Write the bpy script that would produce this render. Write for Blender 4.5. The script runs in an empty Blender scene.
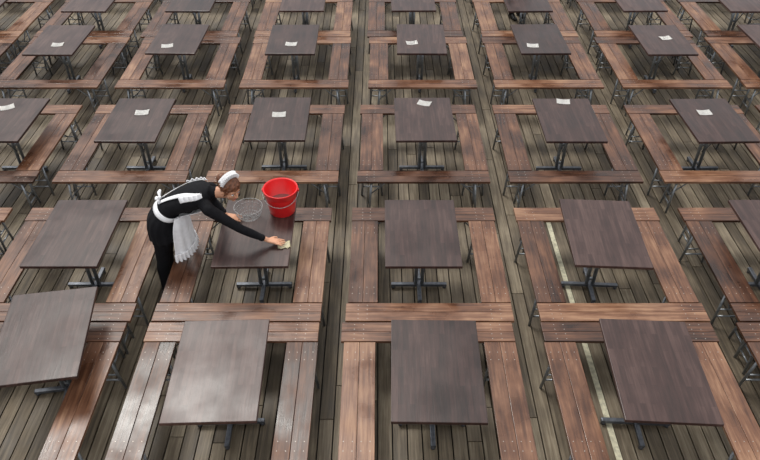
import bpy, bmesh, math, random
from mathutils import Vector, Matrix
random.seed(7)
scene = bpy.context.scene
COL = scene.collection
V = Vector

# ------------------------------------------------------------------ materials
def new_mat(name):
    m = bpy.data.materials.new(name); m.use_nodes = True
    nt = m.node_tree
    b = nt.nodes['Principled BSDF']
    return m, nt, b

def simple(name, col, rough=0.5, metal=0.0, bump=0.0, bscale=200, var=0.0, vscale=20, spec=None):
    m, nt, b = new_mat(name)
    b.inputs['Roughness'].default_value = rough
    b.inputs['Metallic'].default_value = metal
    b.inputs['Base Color'].default_value = (*col, 1)
    if spec is not None: b.inputs['Specular IOR Level'].default_value = spec
    tc = nt.nodes.new('ShaderNodeTexCoord')
    if var > 0:
        n = nt.nodes.new('ShaderNodeTexNoise'); n.inputs['Scale'].default_value = vscale
        n.inputs['Detail'].default_value = 5
        nt.links.new(tc.outputs['Object'], n.inputs['Vector'])
        r = nt.nodes.new('ShaderNodeValToRGB')
        r.color_ramp.elements[0].position = 0.3; r.color_ramp.elements[1].position = 0.7
        r.color_ramp.elements[0].color = (*[c*(1-var) for c in col], 1)
        r.color_ramp.elements[1].color = (*[min(1, c*(1+var)) for c in col], 1)
        nt.links.new(n.outputs['Fac'], r.inputs['Fac'])
        nt.links.new(r.outputs['Color'], b.inputs['Base Color'])
    if bump > 0:
        n2 = nt.nodes.new('ShaderNodeTexNoise'); n2.inputs['Scale'].default_value = bscale
        nt.links.new(tc.outputs['Object'], n2.inputs['Vector'])
        bp = nt.nodes.new('ShaderNodeBump'); bp.inputs['Strength'].default_value = bump
        bp.inputs['Distance'].default_value = 0.002
        nt.links.new(n2.outputs['Fac'], bp.inputs['Height'])
        nt.links.new(bp.outputs['Normal'], b.inputs['Normal'])
    return m

def mathn(nt, op, a, b=None, val=None):
    n = nt.nodes.new('ShaderNodeMath'); n.operation = op
    nt.links.new(a, n.inputs[0])
    if b is not None: nt.links.new(b, n.inputs[1])
    elif val is not None: n.inputs[1].default_value = val
    return n.outputs[0]

def wood(name, stops, stretch, rough_lo, rough_hi, island_amt, obj_amt, grain=1.0,
         stain=0.5, nscale=3.0, stave=False, coat=0.0):
    m, nt, b = new_mat(name)
    N = nt.nodes; L = nt.links
    tc = N.new('ShaderNodeTexCoord'); oi = N.new('ShaderNodeObjectInfo')
    geo = N.new('ShaderNodeNewGeometry')
    add = N.new('ShaderNodeVectorMath'); add.operation = 'ADD'
    L.new(tc.outputs['Object'], add.inputs[0])
    cmb = N.new('ShaderNodeCombineXYZ')
    s1 = mathn(nt, 'MULTIPLY', oi.outputs['Random'], val=37.0)
    s2 = mathn(nt, 'MULTIPLY', geo.outputs['Random Per Island'], val=23.0)
    s3 = mathn(nt, 'ADD', s1, s2)
    L.new(s3, cmb.inputs[2]); L.new(cmb.outputs[0], add.inputs[1])
    mp = N.new('ShaderNodeMapping'); mp.inputs['Scale'].default_value = stretch
    L.new(add.outputs[0], mp.inputs['Vector'])
    n1 = N.new('ShaderNodeTexNoise'); n1.inputs['Scale'].default_value = nscale
    n1.inputs['Detail'].default_value = 6; n1.inputs['Roughness'].default_value = 0.62
    L.new(mp.outputs[0], n1.inputs['Vector'])
    n2 = N.new('ShaderNodeTexNoise'); n2.inputs['Scale'].default_value = 2.4
    n2.inputs['Detail'].default_value = 4
    L.new(add.outputs[0], n2.inputs['Vector'])
    v = mathn(nt, 'SUBTRACT', n1.outputs['Fac'], val=0.5)
    v = mathn(nt, 'MULTIPLY', v, val=grain)
    w = mathn(nt, 'SUBTRACT', n2.outputs['Fac'], val=0.5)
    w = mathn(nt, 'MULTIPLY', w, val=stain)
    i = mathn(nt, 'SUBTRACT', geo.outputs['Random Per Island'], val=0.5)
    i = mathn(nt, 'MULTIPLY', i, val=island_amt)
    o = mathn(nt, 'SUBTRACT', oi.outputs['Random'], val=0.5)
    o = mathn(nt, 'MULTIPLY', o, val=obj_amt)
    s = mathn(nt, 'ADD', v, w); s = mathn(nt, 'ADD', s, i); s = mathn(nt, 'ADD', s, o)
    if stave:
        br = N.new('ShaderNodeTexBrick')
        mp2 = N.new('ShaderNodeMapping'); mp2.inputs['Rotation'].default_value = (0, 0, math.pi/2)
        L.new(tc.outputs['Object'], mp2.inputs['Vector'])
        L.new(mp2.outputs[0], br.inputs['Vector'])
        br.inputs['Color1'].default_value = (0, 0, 0, 1); br.inputs['Color2'].default_value = (1, 1, 1, 1)
        br.inputs['Mortar'].default_value = (0, 0, 0, 1)
        br.inputs['Scale'].default_value = 1.0
        br.inputs['Brick Width'].default_value = 0.34; br.inputs['Row Height'].default_value = 0.042
        br.inputs['Mortar Size'].default_value = 0.0012
        q = mathn(nt, 'SUBTRACT', br.outputs['Color'], val=0.5)
        q = mathn(nt, 'MULTIPLY', q, val=0.26)
        s = mathn(nt, 'ADD', s, q)
    s = mathn(nt, 'ADD', s, val=0.5)
    r = N.new('ShaderNodeValToRGB')
    els = r.color_ramp.elements
    while len(els) < len(stops): els.new(0.5)
    for e, (p, c) in zip(els, stops):
        e.position = p; e.color = (*c, 1)
    L.new(s, r.inputs['Fac']); L.new(r.outputs['Color'], b.inputs['Base Color'])
    rr = N.new('ShaderNodeMapRange')
    rr.inputs['From Min'].default_value = 0.35; rr.inputs['From Max'].default_value = 0.65
    rr.inputs['To Min'].default_value = rough_lo; rr.inputs['To Max'].default_value = rough_hi
    L.new(n2.outputs['Fac'], rr.inputs['Value']); L.new(rr.outputs[0], b.inputs['Roughness'])
    bp = N.new('ShaderNodeBump'); bp.inputs['Strength'].default_value = 0.25
    bp.inputs['Distance'].default_value = 0.003
    L.new(n1.outputs['Fac'], bp.inputs['Height']); L.new(bp.outputs['Normal'], b.inputs['Normal'])
    return m

M_TABLE = wood('table_dark_wood',
    [(0.12, (0.015, 0.007, 0.006)), (0.5, (0.043, 0.020, 0.017)), (0.9, (0.095, 0.053, 0.045))],
    (14, 1.2, 14), 0.28, 0.46, 0.0, 0.30, grain=0.9, stain=0.5, stave=True)
BST = [(0.08, (0.022, 0.010, 0.007)), (0.4, (0.084, 0.035, 0.019)), (0.65, (0.170, 0.076, 0.040)), (0.98, (0.34, 0.19, 0.11))]
M_BENCH_X = wood('bench_wood_x', BST, (0.9, 14, 14), 0.20, 0.5, 0.10, 0.45, grain=1.1, stain=1.1)
M_BENCH_Y = wood('bench_wood_y', BST, (14, 0.9, 14), 0.20, 0.5, 0.10, 0.45, grain=1.1, stain=1.1)
M_DECK = wood('weathered_deck',
    [(0.1, (0.036, 0.026, 0.016)), (0.4, (0.098, 0.075, 0.048)), (0.65, (0.175, 0.138, 0.092)), (0.95, (0.31, 0.26, 0.185))],
    (16, 0.7, 16), 0.5, 0.75, 0.40, 0.0, grain=1.2, stain=0.9)
M_STEEL = simple('galvanised_steel', (0.30, 0.32, 0.34), 0.4, 0.8, var=0.25, vscale=30)
M_DSTEEL = simple('dark_steel', (0.13, 0.14, 0.16), 0.4, 0.7, var=0.25, vscale=30)
M_SCREW = simple('screw_zinc', (0.42, 0.38, 0.34), 0.45, 0.5, var=0.1)
M_UNDER = simple('dark_ground', (0.01, 0.009, 0.008), 0.9, var=0.3, vscale=3)
M_PAINT = simple('pale_paint', (0.55, 0.52, 0.38), 0.7, var=0.3, vscale=25)
M_PAPER = simple('paper', (0.84, 0.83, 0.80), 0.6, var=0.12, vscale=60)
M_RED = simple('red_plastic', (0.72, 0.014, 0.016), 0.3, var=0.06, vscale=8)
M_WATER = simple('soapy_water', (0.22, 0.04, 0.035), 0.1, var=0.2, vscale=15)
M_WIRE = simple('wire_steel', (0.42, 0.42, 0.42), 0.4, 0.5, var=0.1)
M_CLOTH = simple('pale_cloth', (0.82, 0.77, 0.56), 0.85, bump=0.5, bscale=300, var=0.1, vscale=40)
M_BLACK = simple('black_fabric', (0.008, 0.008, 0.010), 0.85, bump=0.4, bscale=250, var=0.3, vscale=30, spec=0.2)
M_TIGHTS = simple('black_trousers', (0.006, 0.006, 0.008), 0.85, bump=0.3, bscale=300, var=0.2, spec=0.2)
M_SHOE = simple('black_leather', (0.01, 0.01, 0.01), 0.3, var=0.2)
M_SKIN = simple('skin', (0.66, 0.34, 0.21), 0.5, var=0.08, vscale=25)
M_WHITE = simple('white_cotton', (0.86, 0.86, 0.88), 0.8, bump=0.3, bscale=300, var=0.06, vscale=30)
M_HAIR = simple('auburn_hair', (0.15, 0.055, 0.025), 0.45, bump=0.8, bscale=120, var=0.5, vscale=60)
M_LIP = simple('lips', (0.45, 0.09, 0.08), 0.4, var=0.05)
M_EYEW = simple('eye_white', (0.8, 0.8, 0.78), 0.2, var=0.02)
M_IRIS = simple('iris', (0.03, 0.02, 0.015), 0.15, var=0.1)

# ------------------------------------------------------------------ mesh helpers
def box(bm, c, s, mi=0, bev=0.0, rot=None):
    M = Matrix.Translation(c) @ (rot if rot else Matrix.Identity(4)) @ Matrix.Diagonal((*s, 1))
    r = bmesh.ops.create_cube(bm, size=1.0, matrix=M)
    vs = r['verts']
    for f in {f for v in vs for f in v.link_faces}: f.material_index = mi
    if bev > 0:
        es = list({e for v in vs for e in v.link_edges})
        r2 = bmesh.ops.bevel(bm, geom=es, offset=bev, segments=2, profile=0.6, affect='EDGES')
        for f in r2['faces']: f.material_index = mi

def tube(bm, p0, p1, r, mi=0, n=8, r1=None):
    p0 = V(p0); p1 = V(p1); d = p1 - p0
    if r1 is None: r1 = r
    q = d.to_track_quat('Z', 'Y').to_matrix().to_4x4()
    M = Matrix.Translation((p0+p1)/2) @ q
    res = bmesh.ops.create_cone(bm, cap_ends=True, segments=n, radius1=r, radius2=r1, depth=d.length, matrix=M)
    for f in {f for v in res['verts'] for f in v.link_faces}:
        f.material_index = mi; f.smooth = len(f.verts) == 4

def finish(bm, name, mats, loc=(0, 0, 0), parent=None, smooth=False):
    me = bpy.data.meshes.new(name)
    bmesh.ops.recalc_face_normals(bm, faces=bm.faces[:])
    if smooth:
        for f in bm.faces: f.smooth = True
    bm.to_mesh(me); bm.free()
    for m in mats: me.materials.append(m)
    return place(me, name, loc, 0, parent)

def place(me, name, loc, rz=0, parent=None):
    ob = bpy.data.objects.new(name, me)
    ob.location = loc; ob.rotation_euler = (0, 0, rz)
    if parent: ob.parent = parent
    COL.objects.link(ob)
    return ob

# ------------------------------------------------------------------ deck floor
bm = bmesh.new()
x = -11.0
while x < 11.0:
    y = -1.5 - random.random()*2
    w = 0.122
    while y < 17:
        l = random.choice([2.4, 3.0, 3.6, 4.2])
        box(bm, (x+w/2, y+l/2, -0.016+random.uniform(-0.0015, 0.0)), (w-0.011, l-0.008, 0.030))
        y += l
    x += w
finish(bm, 'floor', [M_DECK])
bm = bmesh.new(); box(bm, (0, 7.5, -0.10), (40, 34, 0.08)); finish(bm, 'ground', [M_UNDER])
bm = bmesh.new(); box(bm, (1.905, 4.0, 0.0015), (0.05, 4.4, 0.002)); finish(bm, 'painted_line', [M_PAINT])

# ------------------------------------------------------------------ table mesh
TW, TL, TH = 0.69, 0.98, 0.74
def table_mesh():
    bm = bmesh.new()
    box(bm, (0, 0, TH-0.015), (TW, TL, 0.030), 0, bev=0.005)
    for sx in (-1, 1): box(bm, (sx*0.24, 0, TH-0.045), (0.03, 0.80, 0.028), 1)
    for sy in (-1, 1): box(bm, (0, sy*0.30, TH-0.045), (0.45, 0.03, 0.027), 1)
    box(bm, (0, 0, TH-0.05), (0.24, 0.24, 0.02), 1)
    for sx in (-1, 1): tube(bm, (sx*0.032, 0, 0.05), (sx*0.032, 0, TH-0.04), 0.019, 1, 10)
    for z in (0.12, 0.38, 0.62): box(bm, (0, 0, z), (0.07, 0.02, 0.03), 1)
    for sy in (-1, 1): tube(bm, (0, sy*0.02, 0.30), (0, sy*0.27, TH-0.055), 0.010, 1, 6)
    box(bm, (0, 0, 0.040), (0.56, 0.040, 0.032), 2, bev=0.006)
    box(bm, (0, 0, 0.042), (0.040, 0.48, 0.032), 2, bev=0.006)
    for p in ((0.26, 0), (-0.26, 0), (0, 0.22), (0, -0.22)):
        tube(bm, (p[0], p[1], 0.0), (p[0], p[1], 0.03), 0.020, 2, 10)
    me = bpy.data.meshes.new('table_mesh')
    bmesh.ops.recalc_face_normals(bm, faces=bm.faces[:])
    bm.to_mesh(me); bm.free()
    for m in (M_TABLE, M_STEEL, M_DSTEEL): me.materials.append(m)
    return me
TABLE = table_mesh()

# ------------------------------------------------------------------ bench mesh
BH = 0.45
def bench_mesh(length, width, along):
    bm = bmesh.new()
    def P(l, w, z): return (l, w, z) if along == 'X' else (w, l, z)
    bw = (width-0.003)/2
    for s in (-1, 1):
        box(bm, P(0, s*(bw/2+0.0015), BH-0.014), P(length, bw, 0.028), 0, bev=0.003)
    for e in (-1, 1):
        le = e*(length/2-0.16)
        for dl in (-0.03, 0.05):
            for s in (-1, 1):
                for dd in (0.25, 0.75):
                    c = P(le+dl*e, s*bw*dd, BH+0.0004)
                    tube(bm, (c[0], c[1], BH-0.003), (c[0], c[1], BH+0.0012), 0.0040, 2, 6)
        box(bm, P(le, 0, BH-0.040), P(0.04, width-0.03, 0.022), 1)
        for s in (-1, 1):
            tube(bm, P(le, s*(width/2-0.045), BH-0.04), P(le+e*0.03, s*(width/2-0.012), 0.0), 0.0125, 1, 8)
        tube(bm, P(le+e*0.022, -(width/2-0.022), 0.12), P(le+e*0.022, (width/2-0.022), 0.12), 0.009, 1, 6)
        tube(bm, P(le+e*0.012, 0, 0.20), P(le-e*0.22, 0, BH-0.035), 0.008, 1, 6)
        tube(bm, P(le+e*0.012, -(width/2-0.03), 0.20), P(le+e*0.012, (width/2-0.03), 0.20), 0.008, 1, 6)
    box(bm, P(0, 0, BH-0.036), P(0.05, width-0.05, 0.016), 0)
    me = bpy.data.meshes.new('bench_mesh')
    bmesh.ops.recalc_face_normals(bm, faces=bm.faces[:])
    bm.to_mesh(me); bm.free()
    for m in ((M_BENCH_X if along == 'X' else M_BENCH_Y), M_STEEL, M_SCREW): me.materials.append(m)
    return me
RW = 1.48
CW = 0.215
SW = 0.265
CROSS = bench_mesh(RW, CW, 'X')
SIDE = {}
def side(l):
    k = round(l, 2)
    if k not in SIDE: SIDE[k] = bench_mesh(k, SW, 'Y')
    return SIDE[k]

def ring(xc, y0, depth):
    j = lambda a: random.uniform(-a, a)
    for yy in (y0+CW/2+0.004, y0+depth-CW/2-0.004):
        place(CROSS, 'wooden_bench', (xc+j(0.012), yy, 0), j(0.0015))
    sl = depth-2*CW-0.03
    for s in (-1, 1):
        place(side(sl), 'wooden_bench', (xc+s*(RW/2-SW/2-0.01)+j(0.008), y0+depth/2, 0), j(0.004))

rows = [
 (2.47, 1.61, [-4.64, -2.94, -1.26, 0.42, 2.13, 3.84, 5.55], 3.345,
    [-4.5, None, -1.235, 0.430, 2.115, 3.86, 5.5]),
 (4.09, 1.62, [-4.63, -2.93, -1.256, 0.444, 2.14, 3.88, 5.6], 4.97,
    [-4.62, -2.87, -1.17, 0.392, 2.115, 3.83, 5.55]),
 (6.17, 1.72, [-6.3, -4.60, -2.90, -1.20, 0.495, 2.19, 3.90, 5.62, 7.35], 7.05,
    [-6.2, -4.42, -2.87, -1.193, 0.52, 2.22, 3.92, 5.64, 7.3]),
 (8.36, 1.62, [-8.0, -6.3, -4.57, -2.87, -1.18, 0.575, 2.30, 4.03, 5.72, 7.42], 9.27,
    [-7.95, -6.25, -4.57, -2.885, -1.243, 0.587, 2.285, 4.03, 5.66, 7.4]),
 (9.995, 1.62, [-8.0, -6.3, -4.60, -2.95, -1.20, 0.54, 2.31, 4.08, 5.8, 7.5], 10.77,
    [-7.98, -6.3, -4.58, -2.97, -1.216, 0.52, 2.32, 4.10, 5.76, 7.45]),
 (12.25, 1.62, [-8.0, -6.3, -4.60, -2.95, -1.20, 0.54, 2.31, 4.08, 5.8, 7.5], 13.06,
    [-7.98, -6.3, -4.58, -2.97, -1.216, 0.52, 2.32, 4.10, 5.76, 7.45]),
]
ROT = {2.115: -0.055, -1.235: 0.03, 0.430: -0.015, -1.17: 0.012}
for y0, d, rx, ty, tx in rows:
    for xx in rx: ring(xx, y0, d)
    for xx in tx:
        if xx is None: continue
        fixed = ty < 5
        place(TABLE, 'wooden_table', (xx, ty+(0 if fixed else random.uniform(-0.02, 0.02)), 0), ROT.get(xx, random.uniform(-0.006, 0.006)) if fixed else random.uniform(-0.02, 0.02))
place(TABLE, 'wooden_table', (-2.70, 3.69, 0), math.radians(9))

# ------------------------------------------------------------------ papers
def paper(x, y, rz, w=0.16, l=0.115):
    bm = bmesh.new(); n = 6
    g = [[bm.verts.new(((i/n-0.5)*w, (k-0.5)*l, 0.0015+0.010*abs(i/n-0.5)**2*4*(0.6+0.4*k))) for k in range(2)] for i in range(n+1)]
    for i in range(n): bm.faces.new((g[i][0], g[i+1][0], g[i+1][1], g[i][1]))
    bmesh.ops.solidify(bm, geom=bm.faces[:], thickness=0.001)
    o = finish(bm, 'paper_menu', [M_PAPER], (x, y, TH+0.0012)); o.rotation_euler = (0, 0, rz)
for p in [(-2.84, 7.177, 0.1), (-1.20, 7.13, 0.05), (0.54, 7.40, -0.35), (2.24, 7.44, -0.15), (3.87, 7.177, 0.05),
          (-4.50, 7.30, 0.5), (-4.53, 9.06, 0.1), (-2.98, 9.02, 0.2), (-1.25, 9.08, -0.05), (0.45, 9.12, 0.15),
          (2.14, 9.03, -0.1), (4.08, 9.28, 0.2), (5.7, 9.5, 0.3)]:
    paper(*p)

# ------------------------------------------------------------------ red bucket
def bucket(loc):
    bm = bmesh.new(); n = 40
    prof = [(0.0, 0.003), (0.115, 0.003), (0.120, 0.0), (0.124, 0.006), (0.150, 0.20), (0.152, 0.215), (0.162, 0.225), (0.166, 0.262),
            (0.170, 0.268), (0.168, 0.274), (0.158, 0.272), (0.152, 0.262), (0.135, 0.10), (0.0, 0.098)]
    rings = []
    for r, z in prof:
        if r == 0: rings.append([bm.verts.new((0, 0, z))])
        else: rings.append([bm.verts.new((r*math.cos(a*2*math.pi/n), r*math.sin(a*2*math.pi/n), z)) for a in range(n)])
    for k in range(len(rings)-1):
        A, B = rings[k], rings[k+1]
        for i in range(n):
            j = (i+1) % n
            if len(A) == 1: f = bm.faces.new((A[0], B[i], B[j]))
            elif len(B) == 1: f = bm.faces.new((A[i], A[j], B[0])); f.material_index = 1
            else: f = bm.faces.new((A[i], A[j], B[j], B[i]))
            f.smooth = True
    pts = [V((0.175*math.cos(math.pi*i/16), -0.175*math.sin(math.pi*i/16), 0.245-0.085*math.sin(math.pi*i/16))) for i in range(17)]
    for a, b in zip(pts, pts[1:]): tube(bm, a, b, 0.003, 2, 6)
    for s in (-1, 1): box(bm, (s*0.172, 0, 0.245), (0.012, 0.03, 0.03), 0, bev=0.003)
    o = finish(bm, 'red_bucket', [M_RED, M_WATER, M_WIRE], loc)
bucket((-0.955, 5.29, TH))

# ------------------------------------------------------------------ wire basket
def wire_basket(loc):
    bm = bmesh.new(); R = 0.135
    def P(t, h):
        a = h*math.pi*0.5
        return V((R*math.sin(a)*math.cos(t), R*math.sin(a)*math.sin(t), R*1.1*(1-math.cos(a))+0.004))
    for k in range(22):
        t = k*math.tau/22
        for i in range(1, 8): tube(bm, P(t, i/8), P(t, (i+1)/8), 0.0018, 0, 5)
    for h in (1/8, 0.3, 0.47, 0.64, 0.82, 1.0):
        for k in range(24): tube(bm, P(k*math.tau/24, h), P((k+1)*math.tau/24, h), 0.0018 if h < 1 else 0.0035, 0, 5)
    return finish(bm, 'wire_basket', [M_WIRE], loc)
wire_basket((-1.255, 5.15, TH))

# ------------------------------------------------------------------ cleaning cloth
bm = bmesh.new(); n = 14
g = [[bm.verts.new(((i/n-0.5)*0.12, (k/n-0.5)*0.10+0.008*math.sin(i*1.1), 0.007+0.004*math.sin(i*1.7+k)*math.cos(k*1.3))) for k in range(n+1)] for i in range(n+1)]
for i in range(n):
    for k in range(n): bm.faces.new((g[i][k], g[i+1][k], g[i+1][k+1], g[i][k+1]))
bmesh.ops.solidify(bm, geom=bm.faces[:], thickness=0.003)
o = finish(bm, 'cleaning_cloth', [M_CLOTH], (-0.885, 4.765, TH), smooth=True); o.rotation_euler = (0, 0, 0.2)

# ------------------------------------------------------------------ people
def capsule(bm, p0, r0, p1, r1, n=16):
    p0 = V(p0); p1 = V(p1); d = (p1-p0); L = max(d.length, 1e-5); d = d/L
    q = d.to_track_quat('Z', 'Y').to_matrix()
    rings = []
    for k in range(1, 5):
        a = -math.pi/2 + k*math.pi/8*0.999
        rings.append((r0*math.sin(a), r0*math.cos(a), p0))
    for k in range(0, 4):
        a = k*math.pi/8
        rings.append((r1*math.sin(a), r1*math.cos(a), p1))
    vs = []
    for h, r, c in rings:
        vs.append([bm.verts.new(c + q @ V((r*math.cos(t*math.tau/n), r*math.sin(t*math.tau/n), h))) for t in range(n)])
    b = bm.verts.new(p0 - d*r0); t_ = bm.verts.new(p1 + d*r1)
    for A, B in zip(vs, vs[1:]):
        for i in range(n): bm.faces.new((A[i], A[(i+1) % n], B[(i+1) % n], B[i]))
    for i in range(n):
        bm.faces.new((b, vs[0][(i+1) % n], vs[0][i])); bm.faces.new((t_, vs[-1][i], vs[-1][(i+1) % n]))

def ellipsoid(bm, M, c, r, seg=24):
    bmesh.ops.create_uvsphere(bm, u_segments=seg, v_segments=seg//2, radius=1.0,
        matrix=M @ Matrix.Translation(c) @ Matrix.Diagonal((*r, 1)))

class Loft:
    """rings: (center, ru, rv) ; U = sideways(left), V = front"""
    def __init__(s, rings, side):
        s.r = [(V(c), a, b) for c, a, b in rings]; s.side = V(side).normalized()
    def frame(s, t):
        n = len(s.r)-1; f = min(max(t, 0), 1)*n; i = min(int(f), n-1); u = f-i
        def cr(a, b, c, d): return 0.5*((2*b)+(c-a)*u+(2*a-5*b+4*c-d)*u*u+(-a+3*b-3*c+d)*u**3)
        g = lambda k: s.r[min(max(k, 0), n)]
        q = [g(i-1), g(i), g(i+1), g(i+2)]
        c = cr(*[k[0] for k in q]); a = cr(*[k[1] for k in q]); b = cr(*[k[2] for k in q])
        e = (q[2][0]-q[1][0]).normalized()
        e0 = (q[1][0]-q[0][0]); e2 = (q[3][0]-q[2][0])
        e0 = e0.normalized() if e0.length > 1e-6 else e; e2 = e2.normalized() if e2.length > 1e-6 else e
        T = ((e0+e)*(1-u)+(e+e2)*u).normalized()
        if s.flip: T = -T
        U = (s.side-T*s.side.dot(T)).normalized(); F = U.cross(T).normalized()
        return c, a, b, U, F
    flip = False
    def pt(s, t, ang, off=0.0):
        c, a, b, U, F = s.frame(t)
        return c+U*(a+off)*math.sin(ang)+F*(b+off)*math.cos(ang)
    def mesh(s, bm, nt=24, n=32, mod=None):
        vs = []
        for k in range(nt+1):
            t = k/nt
            vs.append([bm.verts.new(s.pt(t, i*math.tau/n, mod(t, i*math.tau/n) if mod else 0)) for i in range(n)])
        for A, B in zip(vs, vs[1:]):
            for i in range(n): bm.faces.new((A[i], A[(i+1) % n], B[(i+1) % n], B[i]))
        bm.faces.new(vs[0][::-1]); bm.faces.new(vs[-1])

def strip(bm, loft, t0, t1, afun, off, nt=20, na=10, thick=0.004):
    g = []
    for k in range(nt+1):
        q = k/nt; t = t0+(t1-t0)*q; a0, a1 = afun(q)
        g.append([bm.verts.new(loft.pt(t, a0+(a1-a0)*i/na, off(q, a0+(a1-a0)*i/na, i/na))) for i in range(na+1)])
    fs = []
    for A, B in zip(g, g[1:]):
        for i in range(na): fs.append(bm.faces.new((A[i], A[i+1], B[i+1], B[i])))
    bmesh.ops.recalc_face_normals(bm, faces=fs)
    bmesh.ops.solidify(bm, geom=fs, thickness=thick)

def person(name, S):
    T = S.get('world', Matrix.Identity(4)); R3 = T.to_3x3()
    w = lambda p: T @ V(p)
    side_v = R3 @ V((0, 1, 0))
    bm = bmesh.new(); lab = []
    def cap(p0, r0, p1, r1, mi, world=False):
        if not world: p0 = w(p0); p1 = w(p1)
        capsule(bm, p0, r0, p1, r1); lab.append((V(p0), r0, V(p1), r1, mi))
    torso = Loft([(w(c), a, b) for c, a, b in S['torso']], side_v)
    torso.mesh(bm)
    tr = [torso.frame(k/12) for k in range(13)]
    for a, b in zip(tr, tr[1:]): lab.append((a[0], (a[1]+a[2])/2, b[0], (b[1]+b[2])/2, 0))
    skirt = Loft([(w(c), a, b) for c, a, b in S['skirt']], side_v); skirt.flip = True
    skirt.mesh(bm, nt=20, n=72, mod=lambda t, a: 0.008*t*math.sin(a*14))
    sr = [skirt.frame(k/6) for k in range(7)]
    for a, b in zip(sr, sr[1:]): lab.append((a[0], (a[1]+a[2])/2, b[0], (b[1]+b[2])/2, 0))
    for hip, knee, ank, toe in S['legs']:
        hip, knee, ank, toe = map(V, (hip, knee, ank, toe))
        cap(hip, 0.094, knee, 0.064, 2)
        calf = knee.lerp(ank, 0.3) - V((0.010, 0, 0))
        cap(knee, 0.062, calf, 0.061, 2); cap(calf, 0.061, ank, 0.046, 2)
        heel = V((ank.x-0.035, ank.y, 0.035)); ball = V((toe.x-0.06, toe.y, 0.032))
        cap(ank-V((0, 0, 0.02)), 0.036, heel, 0.033, 3)
        cap(heel, 0.034, ball, 0.032, 3)
        cap(ank-V((-0.02, 0, 0.02)), 0.033, ball, 0.03, 3)
        for dy in (-0.02, 0.02): cap(ball+V((0, dy, -0.003)), 0.027, V((toe.x-0.022, toe.y+dy*0.55, 0.023)), 0.022, 3)
    for A in S['arms']:
        sh, el, wr = map(V, (A['shoulder'], A['elbow'], A['wrist']))
        cap(A['root'], 0.060, sh, 0.057, 0)
        cap(sh, 0.056, sh.lerp(el, 0.5), 0.048, 0); cap(sh.lerp(el, 0.5), 0.048, el, 0.040, 0)
        m = el.lerp(wr, 0.35); cap(el, 0.040, m, 0.040, 0); cuff = el.lerp(wr, 0.80)
        cap(m, 0.040, cuff, 0.030, 0)
        cap(cuff, 0.024, wr, 0.022, 1)
        f = (R3 @ V(A['dir'])).normalized(); up = R3 @ V(A['up']); up = (up-f*up.dot(f)).normalized()
        th = up.cross(f)*A['thumb']
        wv = w(wr)
        for k in (-1.2, -0.4, 0.4, 1.2):
            cap(wv+th*k*0.010, 0.015, wv+f*0.078+th*k*0.021, 0.0125, 1, True)
        for k, ln in ((1.5, 0.070), (0.5, 0.080), (-0.5, 0.074), (-1.5, 0.058)):
            b0 = wv+f*0.080+th*k*0.0215
            spread = (f+th*k*0.07).normalized()
            d1 = (spread-up*A['curl']*0.4).normalized(); d2 = (spread-up*A['curl']*1.1).normalized(); d3 = (spread-up*A['curl']*1.9).normalized()
            b1 = b0+d1*ln*0.45; b2 = b1+d2*ln*0.30; b3 = b2+d3*ln*0.25
            cap(b0, 0.0092, b1, 0.0085, 1, True); cap(b1, 0.0085, b2, 0.0080, 1, True); cap(b2, 0.0080, b3, 0.0070, 1, True)
        t0 = wv+f*0.022+th*0.020; t1 = t0+(f*0.7+th*0.8).normalized()*0.042; t2 = t1+(f*0.95+th*0.35-up*0.15).normalized()*0.032
        cap(t0, 0.014, t1, 0.0105, 1, True); cap(t1, 0.0105, t2, 0.0082, 1, True)
    for s in (-1, 1):
        p = torso.pt(0.62, s*0.55, -0.045); cap(p, 0.062, p+V((0, 0, 0.001)), 0.062, 0, True)
    H = T @ S['head']
    h = lambda p: H @ V(p)
    nk = w(S['neck'])
    cap(nk, 0.054, h((-0.030, 0, -0.085)), 0.050, 1, True)
    cap(nk, 0.070, nk+(h((-0.03, 0, -0.085))-nk)*0.12, 0.056, 0, True)
    ellipsoid(bm, H, (-0.012, 0, 0.032), (0.094, 0.074, 0.082)); lab.append((h((-0.02, 0, 0.03)), 0.08, h((0.01, 0, 0.03)), 0.08, 1))
    ellipsoid(bm, H, (0.030, 0, -0.030), (0.056, 0.060, 0.075)); lab.append((h((0.02, 0, 0.0)), 0.06, h((0.035, 0, -0.06)), 0.055, 1))
    cap(h((0.045, 0.0, -0.088)), 0.026, h((0.060, 0, -0.090)), 0.020, 1, True)
    cap(h((0.082, 0, 0.012)), 0.008, h((0.098, 0, -0.022)), 0.011, 1, True)
    for s in (-1, 1):
        cap(h((0.088, s*0.010, -0.026)), 0.008, h((0.090, s*0.008, -0.026)), 0.008, 1, True)
        cap(h((0.074, s*0.018, 0.022)), 0.008, h((0.066, s*0.042, 0.020)), 0.009, 1, True)
        cap(h((0.055, s*0.036, -0.022)), 0.022, h((0.045, s*0.040, -0.03)), 0.022, 1, True)
        ellipsoid(bm, H, (-0.004, s*0.078, -0.008), (0.017, 0.009, 0.030), 12)
        lab.append((h((-0.004, s*0.078, -0.02)), 0.012, h((-0.004, s*0.078, 0.01)), 0.014, 1))
    me = bpy.data.meshes.new(name+'_raw'); bm.to_mesh(me); bm.free()
    tmp = bpy.data.objects.new('tmp', me); COL.objects.link(tmp)
    rm = tmp.modifiers.new('r', 'REMESH'); rm.mode = 'VOXEL'; rm.voxel_size = 0.0045
    sm = tmp.modifiers.new('s', 'SMOOTH'); sm.factor = 0.5; sm.iterations = 4
    dg = bpy.context.evaluated_depsgraph_get(); dg.update()
    body = bpy.data.meshes.new_from_object(tmp.evaluated_get(dg))
    bpy.data.objects.remove(tmp)
    body.materials.clear()
    for m in (M_BLACK, M_SKIN, M_TIGHTS, M_SHOE): body.materials.append(m)
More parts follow.
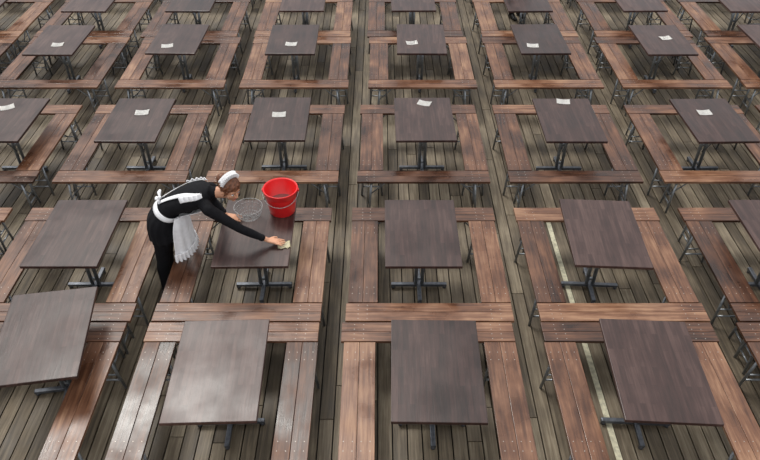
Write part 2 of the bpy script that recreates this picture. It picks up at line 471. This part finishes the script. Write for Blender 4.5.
    segs = [(a, b-a, max((b-a).length_squared, 1e-9), ra, rb, mi) for a, ra, b, rb, mi in lab]
    for p in body.polygons:
        c = p.center; best = 9; mi = 0
        for a, d, l2, ra, rb, k in segs:
            u = (c-a).dot(d)/l2; u = 0 if u < 0 else (1 if u > 1 else u)
            dist = (c-a-d*u).length-(ra+(rb-ra)*u)
            if dist < best: best = dist; mi = k
        p.material_index = mi; p.use_smooth = True
    body.name = name
    root = place(body, name, (0, 0, 0))
    bm = bmesh.new()
    for s in (-1, 1):
        ellipsoid(bm, H, (0.069, s*0.031, 0.002), (0.011, 0.013, 0.007), 16)
    finish(bm, 'eyes', [M_EYEW], parent=root, smooth=True)
    bm = bmesh.new()
    for s in (-1, 1): ellipsoid(bm, H, (0.0765, s*0.031, 0.001), (0.0045, 0.0060, 0.0060), 12)
    finish(bm, 'irises', [M_IRIS], parent=root, smooth=True)
    bm = bmesh.new()
    ellipsoid(bm, H, (0.081, 0, -0.052), (0.008, 0.022, 0.0045), 16); ellipsoid(bm, H, (0.080, 0, -0.060), (0.008, 0.018, 0.005), 16)
    finish(bm, 'lips', [M_LIP], parent=root, smooth=True)
    bm = bmesh.new()
    for s in (-1, 1): capsule(bm, h((0.0835, s*0.018, 0.024)), 0.003, h((0.074, s*0.045, 0.026)), 0.0022, 8)
    finish(bm, 'eyebrows', [M_HAIR], parent=root, smooth=True)
    # hair
    bm = bmesh.new(); nu, nv = 64, 32; g = []
    for iv in range(nv+1):
        ph = math.pi*iv/nv; row = []
        for iu in range(nu):
            th_ = iu*math.tau/nu
            d = V((math.sin(ph)*math.cos(th_), math.sin(ph)*math.sin(th_), math.cos(ph)))
            p = V((-0.016+d.x*0.103, d.y*0.087, 0.034+d.z*0.094))
            p += d*0.004*math.sin(th_*11+ph*7)
            front = max(0, (p.x-0.035)/0.05); low = max(0, (0.055-p.z)/0.06)
            tuck = min(1, front*min(1, low)*2.0)
            low2 = max(0, (-0.02-p.z)/0.03)*(1 if p.x > -0.06 else 0.4)
            tuck = max(tuck, min(1, low2))
            p = p.lerp(V((-0.02, 0, 0.03)), 0.35*tuck)
            row.append(bm.verts.new(h(p)))
        g.append(row)
    for A, B in zip(g, g[1:]):
        for i in range(nu): bm.faces.new((A[i], A[(i+1) % nu], B[(i+1) % nu], B[i]))
    bmesh.ops.remove_doubles(bm, verts=bm.verts[:], dist=0.0002)
    ellipsoid(bm, H, (-0.118, 0, 0.030), (0.042, 0.050, 0.046), 20)
    for s in (-1, 1):
        capsule(bm, h((0.036, s*0.068, 0.03)), 0.011, h((0.014, s*0.076, -0.035)), 0.006, 8)
        capsule(bm, h((0.056, s*0.020, 0.082)), 0.018, h((0.042, s*0.058, 0.052)), 0.012, 10)
    finish(bm, 'hair', [M_HAIR], parent=root, smooth=True)
    # frilled maid cap
    bm = bmesh.new(); g = []; n = 90
    for i in range(n+1):
        a = math.radians(-66+132*i/n); fr = math.sin(i*math.tau/6)
        row = []
        for q in range(5):
            u = q/4; rr = 1+0.36*u*(0.45+0.55*math.cos(a))
            row.append(bm.verts.new(h((-0.004-0.02*u+0.014*u*fr, 0.092*rr*math.sin(a), 0.036+0.097*rr*math.cos(a)+0.006*u*fr))))
        g.append(row)
    fs = []
    for A, B in zip(g, g[1:]):
        for q in range(4): fs.append(bm.faces.new((A[q], A[q+1], B[q+1], B[q])))
    g = []
    for i in range(n+1):
        a = math.radians(-60+120*i/n); fr = math.cos(i*math.tau/6)
        row = []
        for q in range(4):
            u = q/3; rr = 1.0+0.22*u
            row.append(bm.verts.new(h((-0.010-0.050*u, 0.092*rr*math.sin(a)+0.004*fr*u, 0.036+0.098*rr*math.cos(a)+0.008*u*fr))))
        g.append(row)
    for A, B in zip(g, g[1:]):
        for q in range(3): fs.append(bm.faces.new((A[q], A[q+1], B[q+1], B[q])))
    bmesh.ops.recalc_face_normals(bm, faces=fs); bmesh.ops.solidify(bm, geom=fs, thickness=0.003)
    finish(bm, 'frilled_cap', [M_WHITE], parent=root, smooth=True)
    # apron
    apr = Loft([(w(c), a, b) for c, a, b in S['apron']], side_v); apr.flip = True
    bm = bmesh.new()
    strip(bm, apr, 0.0, 0.93, lambda q: (-1.15-0.15*q, 1.15+0.15*q),
          lambda q, a, u: 0.014+0.010*q*math.sin(a*13), nt=24, na=60)
    strip(bm, apr, 0.84, 0.99, lambda q: (-1.32, 1.32),
          lambda q, a, u: 0.026+0.012*(0.3+q)*math.sin(a*34), nt=8, na=120)
    strip(bm, skirt, 0.0, 0.12, lambda q: (-math.pi, math.pi), lambda q, a, u: 0.014, nt=3, na=48)
    strip(bm, torso, S['tw'], 0.80, lambda q: (-0.75, 0.75), lambda q, a, u: 0.030, nt=14, na=16)
    for s in (-1, 1):
        strip(bm, torso, S['tw'], 0.90, lambda q: sorted((s*(math.pi-0.15-0.60*q), s*(math.pi-0.40-0.60*q))), lambda q, a, u: 0.012, nt=16, na=4)
        strip(bm, torso, 0.66, 0.92, lambda q: sorted((s*(math.pi-0.75-0.10*q), s*(math.pi-1.10-0.10*q))),
              lambda q, a, u: 0.016+(0.022*((1-u) if s < 0 else u))*(0.6+0.4*math.sin(q*30)), nt=40, na=6)
    bc = torso.pt(S['tw']+0.02, math.pi, 0.03); c_, a_, b_, U, F = torso.frame(S['tw'])
    for s in (-1, 1):
        for (l, dz) in ((0.065, 0.02), (0.10, -0.11)):
            e = bc+U*s*l*(1 if dz > 0 else 0.4)-F*0.012+V((0, 0, dz))
            m_ = bc.lerp(e, 0.6)-F*0.008
            capsule(bm, bc, 0.007, m_, 0.018 if dz > 0 else 0.011, 10)
            capsule(bm, m_, 0.018 if dz > 0 else 0.011, e, 0.012, 10)
    capsule(bm, bc-U*0.01, 0.013, bc+U*0.01, 0.013, 10)
    finish(bm, 'apron', [M_WHITE], parent=root, smooth=True)
    bm = bmesh.new()
    for A in S['arms']:
        el, wr = w(A['elbow']), w(A['wrist']); a = el.lerp(wr, 0.74); b = el.lerp(wr, 0.82)
        tube(bm, a, b, 0.0335, 0, 20, r1=0.0325)
    finish(bm, 'cuffs', [M_BLACK], parent=root)
    return root

pitch = lambda p, y, r=0: Matrix.Rotation(y, 4, 'Z') @ Matrix.Rotation(p, 4, 'Y') @ Matrix.Rotation(r, 4, 'X')
waitress = dict(
    torso=[((-2.03, 4.95, 0.82), 0.150, 0.105), ((-2.02, 4.95, 0.90), 0.172, 0.122), ((-1.985, 4.95, 0.985), 0.155, 0.112),
           ((-1.91, 4.95, 1.06), 0.125, 0.095), ((-1.80, 4.94, 1.125), 0.138, 0.102), ((-1.68, 4.93, 1.180), 0.152, 0.112),
           ((-1.58, 4.925, 1.220), 0.150, 0.092), ((-1.515, 4.925, 1.243), 0.080, 0.062)],
    tw=0.40,
    skirt=[((-1.93, 4.95, 1.04), 0.132, 0.102), ((-1.99, 4.95, 0.96), 0.172, 0.130), ((-2.015, 4.95, 0.88), 0.188, 0.145),
           ((-2.015, 4.95, 0.80), 0.196, 0.150), ((-2.01, 4.95, 0.74), 0.200, 0.155)],
    apron=[((-1.90, 4.94, 1.03), 0.132, 0.105), ((-1.925, 4.94, 0.95), 0.180, 0.140), ((-1.935, 4.94, 0.85), 0.195, 0.150),
           ((-1.94, 4.94, 0.72), 0.205, 0.158), ((-1.945, 4.94, 0.58), 0.215, 0.165)],
    legs=[((-2.02, 4.865, 0.86), (-2.075, 4.86, 0.48), (-2.115, 4.86, 0.085), (-1.95, 4.85, 0.03)),
          ((-2.02, 5.035, 0.86), (-2.09, 5.07, 0.48), (-2.14, 5.11, 0.085), (-1.97, 5.11, 0.03))],
    arms=[dict(root=(-1.60, 4.86, 1.205), shoulder=(-1.515, 4.765, 1.155), elbow=(-1.25, 4.735, 0.960), wrist=(-1.03, 4.765, 0.805),
               dir=(1, 0.0, -0.22), up=(0.2, 0, 1), thumb=1, curl=0.05),
          dict(root=(-1.61, 5.00, 1.205), shoulder=(-1.555, 5.09, 1.155), elbow=(-1.60, 5.20, 0.94), wrist=(-1.475, 5.14, 0.80),
               dir=(1, -0.1, -0.22), up=(0.2, 0, 1), thumb=-1, curl=0.08)],
    neck=(-1.525, 4.922, 1.235),
    head=Matrix.Translation((-1.325, 4.885, 1.300)) @ pitch(math.radians(20), math.radians(-40)),
)
person('waitress', waitress)

stand = dict(
    world=Matrix.Translation((2.42, 11.83, 0)) @ Matrix.Rotation(math.radians(-60), 4, 'Z'),
    torso=[((0, 0, 0.80), 0.150, 0.105), ((0, 0, 0.88), 0.172, 0.122), ((0, 0, 0.97), 0.150, 0.110),
           ((0.005, 0, 1.06), 0.125, 0.093), ((0, 0, 1.17), 0.138, 0.102), ((0, 0, 1.28), 0.152, 0.112),
           ((-0.005, 0, 1.36), 0.150, 0.090), ((-0.01, 0, 1.42), 0.080, 0.062)],
    tw=0.40,
    skirt=[((0.0, 0, 1.05), 0.132, 0.102), ((0, 0, 0.97), 0.172, 0.130), ((0, 0, 0.88), 0.188, 0.145),
           ((0, 0, 0.80), 0.196, 0.155), ((0, 0, 0.74), 0.20, 0.16)],
    apron=[((0.0, 0, 1.05), 0.132, 0.102), ((0, 0, 0.95), 0.180, 0.138), ((0, 0, 0.85), 0.200, 0.155),
           ((0, 0, 0.70), 0.212, 0.165), ((0, 0, 0.56), 0.22, 0.17)],
    legs=[((0, -0.085, 0.86), (0.01, -0.09, 0.48), (-0.02, -0.09, 0.085), (0.15, -0.10, 0.03)),
          ((0, 0.085, 0.86), (0.01, 0.09, 0.48), (-0.02, 0.09, 0.085), (0.15, 0.10, 0.03))],
    arms=[dict(root=(0, -0.08, 1.36), shoulder=(0, -0.175, 1.345), elbow=(-0.02, -0.22, 1.06), wrist=(0.06, -0.23, 0.83),
               dir=(0.2, 0, -1), up=(0.1, -1, 0), thumb=-1, curl=0.25),
          dict(root=(0, 0.08, 1.36), shoulder=(0, 0.175, 1.345), elbow=(-0.02, 0.22, 1.06), wrist=(0.06, 0.23, 0.83),
               dir=(0.2, 0, -1), up=(0.1, 1, 0), thumb=1, curl=0.25)],
    neck=(-0.01, 0, 1.42),
    head=Matrix.Translation((0.02, 0, 1.57)) @ pitch(math.radians(8), 0),
)
person('waitress', stand)

# ------------------------------------------------------------------ light
wd = bpy.data.worlds.new('overcast'); scene.world = wd; wd.use_nodes = True
nt = wd.node_tree; bg = nt.nodes['Background']
tc = nt.nodes.new('ShaderNodeTexCoord'); sx = nt.nodes.new('ShaderNodeSeparateXYZ')
rp = nt.nodes.new('ShaderNodeValToRGB')
rp.color_ramp.elements[0].position = 0.0; rp.color_ramp.elements[0].color = (0.38, 0.40, 0.43, 1)
rp.color_ramp.elements[1].position = 0.8; rp.color_ramp.elements[1].color = (1.0, 1.0, 1.0, 1)
nt.links.new(tc.outputs['Generated'], sx.inputs[0]); nt.links.new(sx.outputs['Z'], rp.inputs['Fac'])
nt.links.new(rp.outputs['Color'], bg.inputs['Color']); bg.inputs['Strength'].default_value = 1.2
sl = bpy.data.lights.new('sun', 'SUN'); sl.energy = 2.0; sl.angle = math.radians(20); sl.color = (1, 0.96, 0.90)
so = bpy.data.objects.new('sun', sl); COL.objects.link(so); so.location = (0, 0, 12)
so.rotation_euler = (math.radians(-28), math.radians(-18), 0)

# ------------------------------------------------------------------ camera
cd = bpy.data.cameras.new('camera'); cam = bpy.data.objects.new('camera', cd); COL.objects.link(cam)
cd.sensor_width = 36; cd.lens = 36*684/760
cam.location = (0, 0, 4.88); cam.rotation_euler = (math.radians(90-39.7), 0, 0)
scene.camera = cam
scene.view_settings.view_transform = 'Standard'
